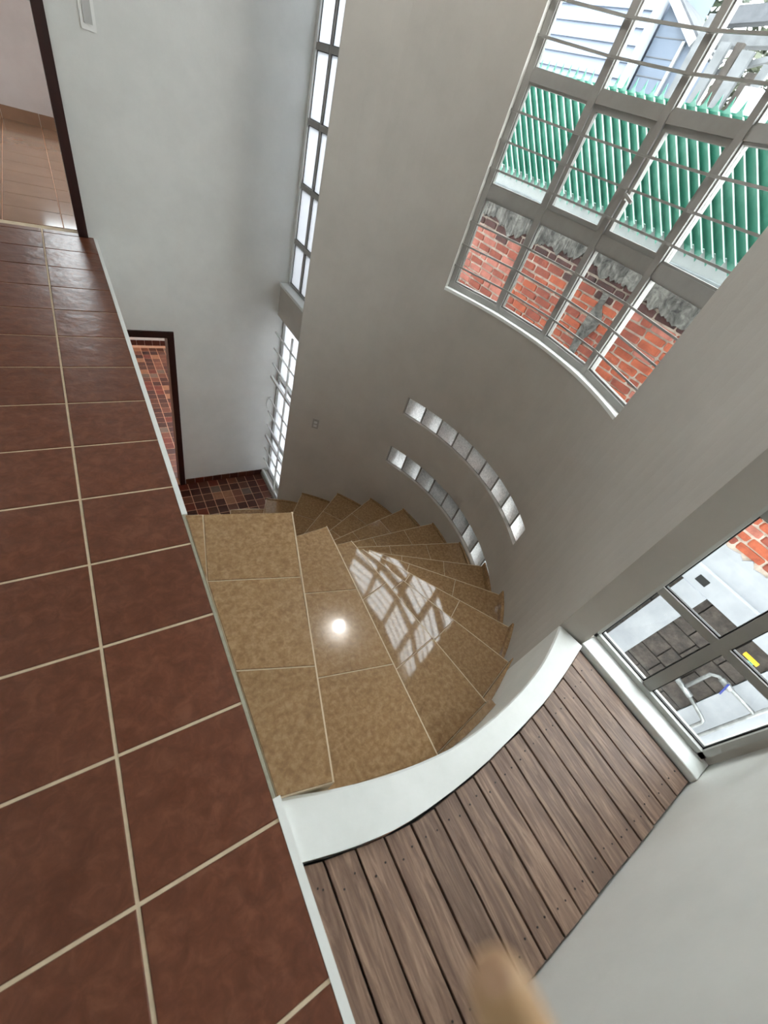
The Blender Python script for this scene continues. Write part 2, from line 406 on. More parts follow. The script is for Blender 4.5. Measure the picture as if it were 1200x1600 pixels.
# ================================================================ STAIRCASE
A_OUT = {2: -93.9, 3: -80.3, 4: -66.4, 5: -53.5, 6: -40.0, 7: -26.3, 8: -12.7, 9: 1.1, 10: 14.8, 11: 29.0, 12: 42.7, 13: 56.8, 14: 70.7, 15: 84.7}
DIR = {3: -80.3, 4: -66.0, 5: -54.3, 6: -41.5, 7: -26.6, 8: -14.2, 9: -1.6, 10: 10.8, 11: 25.0, 12: 37.3, 13: 50.9, 14: 63.0, 15: 76.0}
R_IN = 0.715
C2 = Vector((CX, CY))
NO = {1: (Vector((0.359, 0.117)), Vector((0.640, 1.181))), 2: (Vector((0.7995, 0.020)), Vector((0.869, 1.202)))}
for k in range(3, 16):
    po = Vector(cp(A_OUT[k], RW - .004)); d = Vector((math.cos(R_(DIR[k])), math.sin(R_(DIR[k]))))
    bb = (po - C2).dot(d); cc = (po - C2).length_squared - R_IN ** 2
    t = bb - math.sqrt(max(bb * bb - cc, 0)); NO[k] = (po, po - d * t)
stair = empty('winding_staircase', (CX, CY, ZL), 'winding staircase with glossy tan tiled treads curving down to the lower floor', 'staircase')
def lerp(a, b, t): return a + (b - a) * t
def arc_pts(k):
    """outer boundary of tread k between its back and front nosing, following the wall"""
    a0 = math.degrees(math.atan2(NO[k - 1][0].y - CY, NO[k - 1][0].x - CX)); a1 = math.degrees(math.atan2(NO[k][0].y - CY, NO[k][0].x - CX))
    return [cp(a0 + (a1 - a0) * i / 4, rin(a0 + (a1 - a0) * i / 4) - .001) for i in range(5)]
TT = 0.012
for k in range(1, 16):
    z = -(k - 1) * RISE
    if k == 1:
        poly = [(XE + .012, 0.156), (0.359, 0.117), (0.640, 1.181), (XE + .012, 1.283)]
    else:
        po, pi = NO[k]; bo, bi = NO[k - 1]
        ao = arc_pts(k)
        poly = [tuple(bi)] + ao + [tuple(pi)]
        if k == 2: poly = [tuple(bi), tuple(bo), (0.55, 0.060), tuple(po), tuple(pi)]
    tr = MB().prism(poly, max(z - TT - .26, ZL), z - TT + .008).build('tread', M['grout'], stair)
    gp = 0.005
    if k == 1:
        a, bq, c, d_ = (0.266, 1.268), (0.640, 1.181), (0.541, 0.831), (0.199, 0.927)
        cells = [[(XE + .012, 1.283), (0.264, 1.266), (0.199, 0.93)], [a, bq, c, d_], [d_, c, (0.452, 0.462), (0.197, 0.553)], [(0.197, 0.553), (0.452, 0.462), (0.359, 0.117), (0.197, 0.156)]]
    else:
        po, pi = NO[k]; bo, bi = NO[k - 1]
        L = (po - pi).length; Lb = (bo - bi).length
        cuts = [0, 0.385, 0.775, None]
        cells = []
        for n in range(3):
            t0 = cuts[n] / L if cuts[n] is not None else 1; t1 = cuts[n + 1] / L if cuts[n + 1] is not None else 1
            s0 = cuts[n] / Lb if cuts[n] is not None else 1; s1 = cuts[n + 1] / Lb if cuts[n + 1] is not None else 1
            q = [lerp(po, pi, t0), lerp(po, pi, t1), lerp(bo, bi, s1), lerp(bo, bi, s0)]
            cells.append([tuple(v) for v in q])
    for c in cells:
        A = sum(c[i][0] * c[(i + 1) % len(c)][1] - c[(i + 1) % len(c)][0] * c[i][1] for i in range(len(c)))
        if A < 0: c = c[::-1]
        MB().prism(inset(c, gp / 2), z - TT, z, .0018).build('tile', M['tan'], tr)
    # nosing strip and riser tile on the front edge
    po, pi = NO[k]
    d = (pi - po).normalized(); nrm = Vector((-d.y, d.x))
    prev = NO[k - 1][0] if k > 1 else Vector((XE, 0.15))
    if nrm.dot(po - prev) < 0: nrm = -nrm
    zb = z - RISE + .0
    s = [tuple(po), tuple(pi), tuple(pi - nrm * .006), tuple(po - nrm * .006)]
    MB().prism([tuple(po + nrm * .0005), tuple(pi + nrm * .0005), tuple(pi - nrm * .0045), tuple(po - nrm * .0045)], z - .014, z + .0006).build('nosing', M['nosing'], tr)
    MB().prism(s, zb if k < 15 else ZL, z - TT - .002).build('riser_tile', M['tan'], tr)
    # skirting along the wall
    if 3 <= k <= 14:
        bo = NO[k - 1][0]; e = (po - bo).normalized(); inn = Vector((-e.y, e.x))
        if inn.dot(C2 - po) < 0: inn = -inn
        if k <= 4:
            pts = [tuple(v) for v in (bo, po)] + [arc_pts(k)[i] for i in (4, 3, 2, 1, 0)]
        else:
            pts = [tuple(bo + inn * .009), tuple(po + inn * .009)] + [arc_pts(k)[i] for i in (4, 3, 2, 1, 0)]
        A = sum(pts[i][0] * pts[(i + 1) % len(pts)][1] - pts[(i + 1) % len(pts)][0] * pts[i][1] for i in range(len(pts)))
        if A < 0: pts = pts[::-1]
        MB().prism(pts, z + .002, z + (.045 if k == 3 else .055 if k < 8 else .014)).build('skirting_tile', M['tan'], tr)

# ================================================================ LOWER FLOOR
lf = MB(); lf.box(-1.45, 2.0, YN, 8.6, ZL - .12, ZL - .003)
lfloor = struct(lf.build('floor_lower', M['pinkgrout']), 'lower floor of small brown checkered tiles', 'floor')
CT = [mat('tile_' + n, c, c2, 0.32, 25, 0.1, 30, vary=.15) for n, c, c2 in (('dark', (58, 22, 14), (74, 32, 20)), ('red', (112, 46, 28), (94, 38, 24)), ('brown', (92, 50, 32), (78, 42, 28)), ('tan', (150, 104, 74), (132, 88, 60)), ('mid', (116, 66, 44), (100, 56, 38)), ('grey', (112, 92, 78), (98, 80, 68)))]
tp = 0.1315
tile0 = None
def ltile(x, y):
    global tile0
    m = random.choices(CT, (5, 2, 3, 2, 2, 1))[0]
    if tile0 is None:
        tile0 = MB().box(x + .0042, x + tp - .0042, y + .0042, y + tp - .0042, ZL - .003, ZL, .0012).build('tile', m, lfloor)
        tile0.material_slots[0].link = 'OBJECT'; tile0.material_slots[0].material = m
        return
    inst(tile0, 'tile', (x + tp / 2, y + tp / 2, ZL - .003), lfloor, m)
for i in range(12):
    for j in range(-6, 32):
        x = 0.236 + tp * i; y = 4.407 - tp + tp * j
        xm, ym = x + tp / 2, y + tp / 2
        if ym < YF:
            if x + tp > 1.83: continue
            if math.hypot(xm - CX, ym - CY) < 1.45: continue
            ltile(x, y)
        elif YF + .1 < ym < 8.35 and 0.055 < xm / ym < 0.165 and x < 1.6: ltile(x, y)
bb_ = empty('baseboard_far', (1.2, YF, ZL)); struct(bb_, 'dark tile baseboard along the lower white wall', 'baseboard')
for i in range(9):
    x = 0.745 + i * 0.119
    MB().box(x, x + .115, YF - .010, YF, ZL, ZL + .085).build('tile', random.choice(CT[:3]), bb_)

# ================================================================ DOORS (frames)
def door_frame(name, x0, x1, z0, top, w, label, wt=.14):
    d = struct(empty(name, ((x0 + x1) / 2, YF, z0)), label, 'door frame')
    MB().box(x1 - .02, x1 + w, YF - .018, YF + wt + .018, z0, top + w).build('jamb', M['doorwood'], d)
    MB().box(x0 - w, x0 + .02, YF - .018, YF + wt + .018, z0, top + w).build('jamb', M['doorwood'], d)
    MB().box(x0 + .02, x1 - .02, YF - .018, YF + wt + .018, top - .02, top + w).build('head', M['doorwood'], d)
    return d
door_frame('door_1', UD[0], UD[1], 0.0, UD[2], .045, 'dark mahogany door frame at the end of the upper hall')
door_frame('door_2', LD[0], LD[1], ZL, LD[2], .045, 'dark mahogany door frame on the lower floor')

# ---- rooms behind the doors
b = MB(); b.box(-1.6, 1.3, YF + .14, 8.47, -0.15, -0.004)
rf = struct(b.build('floor_upper_room', M['pinkgrout']), 'glossy brown tiled floor of the room beyond the upper doorway', 'floor')
M['roomtile'] = mat('glossy_room_tile', (140, 108, 86), (148, 115, 92), 0.12, 3)
for i in range(-3, 3):
    for j in range(11):
        x0 = -0.005 + .385 * i; y0 = YF + .14 + .36 * j; y1 = min(y0 + .36, 8.47)
        MB().box(x0 + .003, x0 + .382, y0 + .003, y1 - .003, -0.006, 0, .001).build('tile', M['roomtile'], rf)
b = MB()
b.box(-1.6, -.25, 8.47, 8.6, -.15, CEIL); b.box(1.1, 1.4, 8.47, 8.6, -.15, CEIL); b.box(-.25, 1.1, 8.47, 8.6, -.15, 1.12); b.box(-.25, 1.1, 8.47, 8.6, 2.2, CEIL)
b.box(-1.75, -1.6, YF + .14, 8.6, -.15, CEIL); b.box(1.3, 1.4, YF + .14, 5.6, -.15, CEIL); b.box(1.3, 1.4, 7.0, 8.6, -.15, CEIL); b.box(1.3, 1.4, 5.6, 7.0, -.15, 1.0); b.box(1.3, 1.4, 5.6, 7.0, 2.3, CEIL)
struct(b.build('wall_upper_room', M['room']), 'pale pinkish wall seen through the upper doorway', 'wall')
b = MB(); b.box(-1.75, 1.4, YF + .2, 8.6, CEIL, CEIL + .15)
struct(b.build('ceiling_upper_room', M['white']), 'white ceiling of the upper room', 'ceiling')
bu = struct(empty('baseboard_upper_room', (0, 8.46, 0)), 'brown tile baseboard in the upper room', 'baseboard')
for i in range(-3, 3):
    MB().box(-.005 + .385 * i + .002, .378 + .385 * i, 8.457, 8.47, 0, .13).build('tile', M['roomtile'], bu)
w4 = struct(empty('window_4', (.42, 8.5, 1.12)), 'window of the upper room reflected in its glossy floor', 'window')
b = MB(); b.box(-.25, 1.1, 8.50, 8.55, 1.12, 1.16); b.box(-.25, 1.1, 8.50, 8.55, 2.16, 2.2); b.box(-.25, -.21, 8.5, 8.55, 1.16, 2.16); b.box(1.06, 1.1, 8.5, 8.55, 1.16, 2.16); b.box(.40, .44, 8.5, 8.55, 1.16, 2.16)
b.build('window_frame', M['alum'], w4)
b = MB(); b.box(1.33, 1.37, 5.6, 7.0, 1.0, 1.04); b.box(1.33, 1.37, 5.6, 7.0, 2.26, 2.3); b.box(1.33, 1.37, 5.6, 5.64, 1.04, 2.26); b.box(1.33, 1.37, 6.96, 7.0, 1.04, 2.26); b.box(1.33, 1.37, 6.28, 6.32, 1.04, 2.26)  # frame of an unseen window added to light the upper room
w8 = struct(empty('window_8', (1.35, 6.3, 1.0)), 'side window of the upper room', 'window'); b.build('window_frame', M['alum'], w8)
MB().box(1.348, 1.352, 5.64, 6.28, 1.04, 2.26).build('pane', M['glass'], w8); MB().box(1.348, 1.352, 6.32, 6.96, 1.04, 2.26).build('pane', M['glass'], w8)
MB().box(-.21, .40, 8.522, 8.528, 1.16, 2.16).build('pane', M['glass'], w4); MB().box(.44, 1.06, 8.522, 8.528, 1.16, 2.16).build('pane', M['glass'], w4)
# lower room
b = MB(); b.box(-1.45, 2.0, 8.45, 8.6, ZL, -.16); b.box(-1.6, -1.45, YF + .14, 8.6, ZL, -.16)
b.box(2.0, 2.14, YF + .14, 5.2, ZL, -.16); b.box(2.0, 2.14, 7.6, 8.6, ZL, -.16); b.box(2.0, 2.14, 5.2, 7.6, ZL, -2.0); b.box(2.0, 2.14, 5.2, 7.6, -.7, -.16)
struct(b.build('wall_lower_room', M['white']), 'white wall at the back of the lower room', 'wall')
bl = struct(empty('baseboard_lower_room', (.8, 8.44, ZL)), 'dark tile baseboard at the back of the lower room', 'baseboard')
for i in range(9):
    MB().box(.2 + i * tp, .2 + i * tp + tp - .004, 8.44, 8.45, ZL, ZL + .10).build('tile', CT[0], bl)

# ================================================================ DECK
deck = empty('wooden_deck', (0.9, -0.3, ZD - .08), 'weathered brown wooden plank deck beside the curved low wall', 'deck')
MB().prism([(0.20, YN + .001), (SX0 + .005, YN + .001)] + [(x, y - .003) for x, y in DECKP[::-1]], ZD - .08, ZD - .022).build('deck_base', M['dark_under'], deck)
PX = [0.203, 0.265, 0.355, 0.443, 0.532, 0.624, 0.713, 0.799, 0.886, 0.974, 1.062, 1.151, 1.239, 1.327, 1.418, 1.510, 1.612]
for i in range(16):
    x0, x1 = PX[i] + .0032, PX[i + 1] - .0032
    gap = [.005 + random.uniform(0, .005), .005 + random.uniform(0, .005)]
    n = 3; top = [(x1 + (x0 - x1) * t / n, deck_y(x1 + (x0 - x1) * t / n) - gap[0] + (gap[0] - gap[1]) * t / n) for t in range(n + 1)]
    yb = YN + .004 + random.uniform(0, .004)
    pl = MB().prism([(x0, yb), (x1, yb)] + top, ZD - .022, ZD + random.uniform(-.001, .001), .0015).build('plank', M['plank'], deck)
    nb = MB()
    yt = min(deck_y(x0), deck_y(x1))
    for xx in (x0 + .022, x1 - .022):
        for yy in (yt - .05 - random.uniform(0, .02), YN + .05 + random.uniform(0, .02)):
            pts = [(xx + .0028 * math.cos(w), yy + .0028 * math.sin(w)) for w in [i2 * math.pi / 3 for i2 in range(6)]]
            nb.prism(pts, ZD - .002, ZD + .0018)
    nb.build('nail_heads', M['nail'], pl)['kind'] = 'stuff'

# ================================================================ WINDOWS
# ---- right-hand low window
w3 = struct(empty('window_3', (1.70, -.19, .03)), 'grey framed low window with black gaskets beside the deck', 'window')
MB().box(SX0, 1.735, YN + .002, 0.080, -0.05, -0.012, .003).build('window_sill', M['curb'], w3)
WY0, WY1, WZ0, WZ1 = -0.480, 0.088, -0.010, 3.19
fb = MB()
fb.box(1.720, 1.770, WY0 - .012, WY1 + .010, WZ0 - .002, WZ0 + .026); fb.box(1.720, 1.770, WY0 - .012, WY1 + .010, WZ1 - .03, WZ1)
fb.box(1.720, 1.770, WY1 - .016, WY1 + .010, WZ0, WZ1); fb.box(1.720, 1.770, WY0 - .012, WY0 + .012, WZ0, WZ1)
fb.build('window_frame', M['alum'], w3)
MB().box(1.727, 1.763, -0.216, -0.172, WZ0 + .026, WZ1 - .03).build('mullion', M['grey_alum'], w3)
tz = [0.395 + .46 * i for i in range(6)]
for zt in tz:
    for y0, y1 in ((WY0 + .012, -0.216), (-0.172, WY1 - .016)):
        MB().box(1.729, 1.761, y0, y1, zt - .018, zt + .018).build('transom', M['grey_alum'], w3)
zz = [WZ0 + .026] + tz + [WZ1 - .03]
for i in range(len(zz) - 1):
    za = zz[i] + (.018 if i else 0); zb = zz[i + 1] - (.018 if i + 1 < len(zz) - 1 else 0)
    for y0, y1 in ((WY0 + .012, -0.216), (-0.172, WY1 - .016)):
        pn = MB().box(1.743, 1.747, y0, y1, za, zb).build('pane', M['glass'], w3)
        gs = MB(); t_ = .005
        gs.box(1.739, 1.751, y0, y1, za, za + t_); gs.box(1.739, 1.751, y0, y1, zb - t_, zb); gs.box(1.739, 1.751, y0, y0 + t_, za, zb); gs.box(1.739, 1.751, y1 - t_, y1, za, zb)
        gs.build('gasket', M['rubber'], pn)

# ---- big curved window of four flat bays
w1 = struct(empty('window_1', (CX + RW + .1, CY, .54)), 'large white framed curved window with guard bars above the stairs', 'window')
BA = [29.5, 15.05, 0.55, -13.95, -28.45]
BA = [29.5, 14.95, 0.6, -14.0, -30.8]
RF = RW + .095
z0, z1 = 0.54, 3.195
TRS = [1.21, 1.81, 2.42]; TRH = [.078, .056, .056]
for i in range(5):
    x, y = cp(BA[i], RF); r = Vector((math.cos(R_(BA[i])), math.sin(R_(BA[i])))); tg = Vector((-r.y, r.x))
    hw = .020 if i in (0, 4) else .023
    q = [Vector((x, y)) + tg * s * hw + r * t for s, t in ((-1, -.035), (1, -.035), (1, .035), (-1, .035))]
    if i == 0: q = [v - tg * .022 for v in q]
    if i == 4: q = [v + tg * .022 for v in q]
    MB().prism([tuple(v) for v in q], z0, z1).build('mullion', M['framegrey'], w1)
for i in range(4):
    a = Vector(cp(BA[i], RF)); c = Vector(cp(BA[i + 1], RF)); t = (c - a).normalized(); a2 = a + t * (.042 if i == 0 else .023); c2 = c - t * (.042 if i == 3 else .023)
    nin = Vector((-t.y, t.x)); 
    if nin.dot(C2 - a) < 0: nin = -nin
    def hb(name, zc, h, w, off=0.0, m=M['framegrey'], parent=w1):
        p = a2 + nin * off; q = c2 + nin * off
        return MB().bar((p.x, p.y, zc), (q.x, q.y, zc), w, h).build(name, m, parent)
    hb('bottom_rail', z0 + .022, .044, .06); hb('top_rail', z1 - .022, .044, .06)
    for zt, th in zip(TRS, TRH): hb('transom', zt, th, .05)
    zz = [z0 + .044] + TRS + [z1 - .044]
    for s in range(4):
        za = zz[s] + (TRH[s - 1] / 2 if s else 0); zb = zz[s + 1] - (TRH[s] / 2 if s < 3 else 0)
        # slim sash frame in each light, glazing inside
        fr = MB(); sw = .030 if (s == 1 and i in (1, 2)) else .012
        for (p0, p1, zc0, zc1, w_, h_) in ((a2, c2, za + sw / 2, za + sw / 2, .03, sw), (a2, c2, zb - sw / 2, zb - sw / 2, .03, sw)):
            fr.bar((p0.x, p0.y, zc0), (p1.x, p1.y, zc1), w_, h_)
        for p0, sg in ((a2, 1), (c2, -1)):
            m0 = p0 + t * sg * sw / 2
            qq = [m0 + t * s1 * sw / 2 + nin * s2 * .015 for s1, s2 in ((-1, -1), (1, -1), (1, 1), (-1, 1))]
            fr.prism([tuple(v) for v in qq], za + sw, zb - sw)
        sash = fr.build('sash', M['framegrey'], w1)
        p = a2 + t * sw; q = c2 - t * sw
        MB().bar((p.x, p.y, (za + zb) / 2), (q.x, q.y, (za + zb) / 2), .005, zb - za - 2 * sw).build('pane', M['glass'], sash)
    for zb_ in (0.707, 0.856, 1.008, 1.335, 1.487, 1.638, 1.968, 2.117, 2.266, 2.55, 2.70, 2.85, 3.0):
        a3 = a + nin * .048; c3 = c + nin * .048
        MB().bar((a3.x, a3.y, zb_), (c3.x, c3.y, zb_), .012, .012).build('guard_bar', M['framegrey'], w1)
    if i == 2:
        hp = a2 + t * .03 + nin * .02
        hd = MB(); hd.bar((hp.x, hp.y, 1.45), (hp.x + nin.x * .03, hp.y + nin.y * .03, 1.45), .02, .03)
        e = hp + nin * .03
        hd.bar((e.x, e.y, 1.46), (e.x + t.x * .07, e.y + t.y * .07, 1.435), .012, .018)
        hd.build('handle', M['framegrey'], w1)
# curved inner sill
b = MB(); n = 24
for i in range(n):
    a0 = -31 + 60.5 * i / n; a1 = -31 + 60.5 * (i + 1) / n
    p = [cp(a0, RW - .004), cp(a1, RW - .004), cp(a1, RW + .07), cp(a0, RW + .07)]
    b.prism(p, .52, .541)
b.build('window_sill', M['curb'], w1)

# ---- glass block strips
def blocks(name, za, zb, label, rec):
    w = struct(empty(name, (CX + RW, CY, za)), label, 'window')
    n = 9; a_lo, a_hi = -30.7, 28.6; st = (a_hi - a_lo) / n; ja = .28
    for i in range(n):
        a0 = a_lo + st * i + ja; a1 = a_lo + st * (i + 1) - ja
        r0, r1 = RW + rec, RW + rec + .07
        P0, P1 = Vector(cp(a0, r0)), Vector(cp(a1, r0)); Q0, Q1 = Vector(cp(a0, r1)), Vector(cp(a1, r1))
        bz = .009
        # pillowed face: border then recessed panel
        bb = MB(); h0, h1 = za + bz * .6, zb - bz * .6
        bb.prism([tuple(P0), tuple(P1), tuple(Q1), tuple(Q0)], h0, h1)
        mk('glass_block', bb.v, bb.f, None, w, False, [M['block'], M['clear']], [0 if max(math.hypot(bb.v[q][0] - CX, bb.v[q][1] - CY) for q in f) < RW + rec + .01 else 1 for f in bb.f])
    jb = MB()
    for i in range(n + 1):
        ac = a_lo + st * i; a0, a1 = max(ac - ja, a_lo), min(ac + ja, a_hi)
        jb.prism([cp(a0, RW + rec - .003), cp(a1, RW + rec - .003), cp(a1, RW + rec + .073), cp(a0, RW + rec + .073)], za + .005, zb - .005)
    for i in range(n * 2):
        a0 = a_lo + st / 2 * i; a1 = a0 + st / 2
        for z0_, z1_ in ((za, za + .0055), (zb - .0055, zb)):
            jb.prism([cp(a0, RW + rec - .003), cp(a1, RW + rec - .003), cp(a1, RW + rec + .073), cp(a0, RW + rec + .073)], z0_, z1_)
    jb.build('mortar_joints', M['mortar'], w)
blocks('window_2', -.695, -.50, 'upper curved row of nine glass blocks in the grey wall', .035)
blocks('window_5', -1.34, -1.115, 'lower curved row of glass blocks in the grey wall', .035)

# ---- tall narrow window, upper and lower part, in the corner
w6 = struct(empty('window_6', (1.93, 4.1, -.17)), 'tall narrow upper window of paired panes in the corner', 'window')
tr6 = [-.172, .245, .705, 1.155, 1.60, 2.05, 2.5, 2.85, 3.2]
MB().box(1.91, 1.955, YF - .045, YF, -.172, 3.2).build('window_frame', M['whitebar'], w6)
MB().box(1.91, 1.955, 3.74, 3.79, -.172, 3.2).build('window_frame', M['whitebar'], w6)
MB().box(1.915, 1.95, 4.215, 4.245, -.172, 3.2).build('mullion', M['grey_alum'], w6)
for i, zt in enumerate(tr6):
    for y0, y1 in ((3.79, 4.215), (4.245, YF - .045)):
        MB().box(1.912, 1.952, y0, y1, zt - (.02 if i else 0), zt + .02).build('transom', M['grey_alum'], w6)
        if i < len(tr6) - 1:
            za, zb = zt + .02, tr6[i + 1] - .02
            pn = MB().box(1.93, 1.934, y0, y1, za, zb).build('pane', M['frost'], w6)
            gs = MB(); t_ = .005
            gs.box(1.926, 1.938, y0, y1, za, za + t_); gs.box(1.926, 1.938, y0, y1, zb - t_, zb); gs.box(1.926, 1.938, y0, y0 + t_, za, zb); gs.box(1.926, 1.938, y1 - t_, y1, za, zb)
            gs.build('gasket', M['rubber'], pn)
w7 = struct(empty('window_7', (1.9, 4.1, ZL + .045)), 'narrow lower window with white guard bars down to the lower floor', 'window')
lo7, hi7 = ZL + .045, -.52
MB().box(1.90, 1.95, YF - .035, YF, lo7, hi7).build('window_frame', M['alum'], w7)
MB().box(1.90, 1.95, 3.76, 3.80, lo7, hi7).build('window_frame', M['alum'], w7)
MB().box(1.905, 1.945, 4.02, 4.06, lo7, hi7).build('mullion', M['grey_alum'], w7)
rails = [lo7 + .02, -2.21, -1.29, hi7 - .02]
for i, zt in enumerate(rails):
    MB().box(1.90, 1.95, 3.80, YF - .035, zt - .02, zt + .02).build('rail', M['alum'], w7)
    if i < 3:
        for y0, y1 in ((3.80, 4.02), (4.06, YF - .035)):
            MB().box(1.925, 1.929, y0, y1, zt + .02, rails[i + 1] - .02).build('pane', M['frost2'], w7)
for zt in (-2.85, -2.635, -2.43, -2.015, -1.805, -1.60, -1.11, -.915, -.72):
    MB().bar((1.825, 3.78, zt), (1.825, YF - .005, zt), .014, .014).build('guard_bar', M['whitebar'], w7)
for zt in (-2.21, -1.29, lo7 + .03):
    MB().bar((1.825, 3.78, zt), (1.825, YF - .005, zt), .03, .03).build('guard_rail', M['whitebar'], w7)
MB().box(1.815, 1.835, 4.035, 4.055, lo7, -.56).build('guard_post', M['whitebar'], w7)
MB().tube([(1.83, 4.50, -1.58), (1.80, 4.52, -1.63), (1.79, 4.52, -1.69), (1.81, 4.52, -1.75)], .006, 8).build('handle', M['whitebar'], w7, True)

# ================================================================ SWITCH AND OUTLET
sw = empty('light_switch', (.378, YF, 1.22), 'white light switch plate with one wide rocker on the far wall', 'light switch')
b = MB(); b.box(.335, .42, YF - .010, YF, 1.222, 1.40)
b.build('switch_plate', M['plastic'], sw)
for z_ in (1.262, ):
    MB().box(.354, .401, YF - .0145, YF - .010, 1.252, 1.372).build('rocker', M['plastic2'], sw)
def on_wall(az, z, u, v, d):  # u along wall, v up, d into the room
    x, y = cp(az, RW); r = Vector((math.cos(R_(az)), math.sin(R_(az)))); tg = Vector((-r.y, r.x))
    return (x + tg.x * u - r.x * d, y + tg.y * u - r.y * d, z + v)
def wall_box(b, az, z, u0, u1, v0, v1, d0, d1):
    V = [on_wall(az, z, u, v, d) for d in (d0, d1) for v in (v0, v1) for u in (u0, u1)]
    b.add(V, [(0, 2, 3, 1), (4, 5, 7, 6), (0, 1, 5, 4), (2, 6, 7, 3), (0, 4, 6, 2), (1, 3, 7, 5)])
ol = empty('wall_outlet', on_wall(56.8, -1.3, 0, 0, 0), 'small grey outlet plate low on the curved wall near the narrow window', 'outlet')
b = MB(); wall_box(b, 56.8, -1.24, -.036, .036, -.058, .058, -.004, .009); b.build('outlet_plate', M['plastic3'], ol)
for v in (-.022, .022):
    b = MB(); wall_box(b, 56.8, -1.24, -.018, .018, v - .014, v + .014, .009, .0125); b.build('socket', M['plastic2'], ol)

# ================================================================ CEILING LAMP (mirrored as a spot on the second tread)
lp = empty('ceiling_lamp', (2.15, 2.07, CEIL), 'round ceiling lamp mirrored as a bright spot on the second tan tread', 'lamp')
b = MB(); b.tube([(2.15, 2.07, CEIL), (2.15, 2.07, CEIL - .03)], .07, 20); b.build('lamp_base', M['plastic'], lp)
b = MB(); pts = []; rad = []
for i in range(9):
    w = math.pi * i / 8; pts.append((2.15, 2.07, CEIL - .03 - .065 + .065 * math.cos(w))); rad.append(max(.065 * math.sin(w), .002))
b.tube(pts, 0, 16, rad); b.build('globe', M['lamp'], lp, True)

# ================================================================ OUTDOORS
b = MB(); b.box(-12, 30, -20, 40, ZL - .3, ZL - .13)
struct(b.build('ground', M['ground']), 'concrete ground outside the house', 'ground')
# ---- brick boundary wall
BX = 3.90
bw = struct(empty('brick_wall', (BX, 2, ZL)), 'old red brick boundary wall with crumbling cement top outside the window', 'wall')
MB().box(BX + .012, BX + .14, -2.2, 5.6, -.22, 1.14).build('mortar', M['joint'], bw)
cp_h = .072
nb_ = 0
protos = {}
for row in range(18):
    z = -.165 + row * cp_h
    if z > 1.0: break
    y = -1.05 + (.11 if row % 2 else 0) + random.uniform(-.03, .03)
    while y < 4.5:
        ln = random.choice((.205, .215, .195, .11, .21))
        ratio = (y + ln / 2) / BX
        vis_big = (ratio > .27 and z > .12)
        vis_r = (-.14 < ratio < .07 and z < .55)
        if (vis_big or vis_r) and nb_ < 296:
            t = random.random()
            left = y > 3.25
            if z > .84 or (z > .70 and t < .35): m = BR[3]
            elif left: m = BR[2] if t < .7 else BR[1]
            else: m = BR[0] if t < .55 else BR[1] if t < .85 else BR[2]
            dx = random.uniform(-.006, .005)
            bb = MB(); hh = cp_h - .016 + random.uniform(-.004, .003); jit = lambda: random.uniform(-.004, .004)
            x0 = BX + dx
            ys_ = (y + .007, y + .019, y + ln - .019, y + ln - .007)
            V = []
            for yy, zin in zip(ys_, (.012, 0, 0, .012)):
                V += [(x0 + (.008 if zin else 0), yy + jit(), z + zin * .6 + jit()), (x0 + (.008 if zin else 0), yy + jit(), z + hh - zin * .6 + jit()), (BX + .03, yy, z + hh), (BX + .03, yy, z)]
            F = [(0, 1, 2, 3), (12, 15, 14, 13)]
            for s in range(3):
                for k in range(4):
                    F.append((s * 4 + k, s * 4 + (k + 1) % 4, s * 4 + 4 + (k + 1) % 4, s * 4 + 4 + k))
            bb.add(V, F); bb.build('brick', m, bw); nb_ += 1
        y += ln + .0
# crumbling cement cap band
b = MB(); n = 260
V = []; F = []; wk = 0.0
for i in range(n + 1):
    wk = wk * .7 + random.uniform(-.022, .022)
    y = .6 + 4.4 * i / n; d = .93 + .035 * math.sin(y * 3.1) + .02 * math.sin(y * 9.7 + 1) + wk
    V += [(BX - .012 + random.uniform(-.006, .006), y, d), (BX - .016, y, 1.14), (BX + .05, y, 1.14), (BX + .05, y, d)]
for i in range(n):
    for k in range(4): F.append((i * 4 + k, i * 4 + (k + 1) % 4, i * 4 + 4 + (k + 1) % 4, i * 4 + 4 + k))
b.add(V, F); b.build('cement_cap', M['cement'], bw)
b = MB(); b.box(BX - .035, BX + .16, .5, 5.4, 1.135, 1.215, .004); b.build('coping', M['copegrey'], bw)
b = MB(); b.box(BX + .052, BX + .16, .5, 5.4, 1.215, 1.36, .004); b.build('coping', M['coping'], bw)
# plaster repair patch
b = MB(); V = []; F = []
for i in range(9):
    z = .05 + i * .1; w = .10 + random.uniform(-.04, .05)
    V += [(BX - .010, 2.30 + random.uniform(-.02, .02), z), (BX - .010, 2.30 - w, z)]
for i in range(8): F.append((i * 2, i * 2 + 1, i * 2 + 3, i * 2 + 2))
V += [(BX + .01, v[1], v[2]) for v in V]
F += [(i * 2, i * 2 + 2, 18 + i * 2 + 2, 18 + i * 2) for i in range(8)] + [(i * 2 + 1, 18 + i * 2 + 1, 18 + i * 2 + 3, i * 2 + 3) for i in range(8)]
b.add(V, F); b.build('plaster_patch', M['cement'], bw)
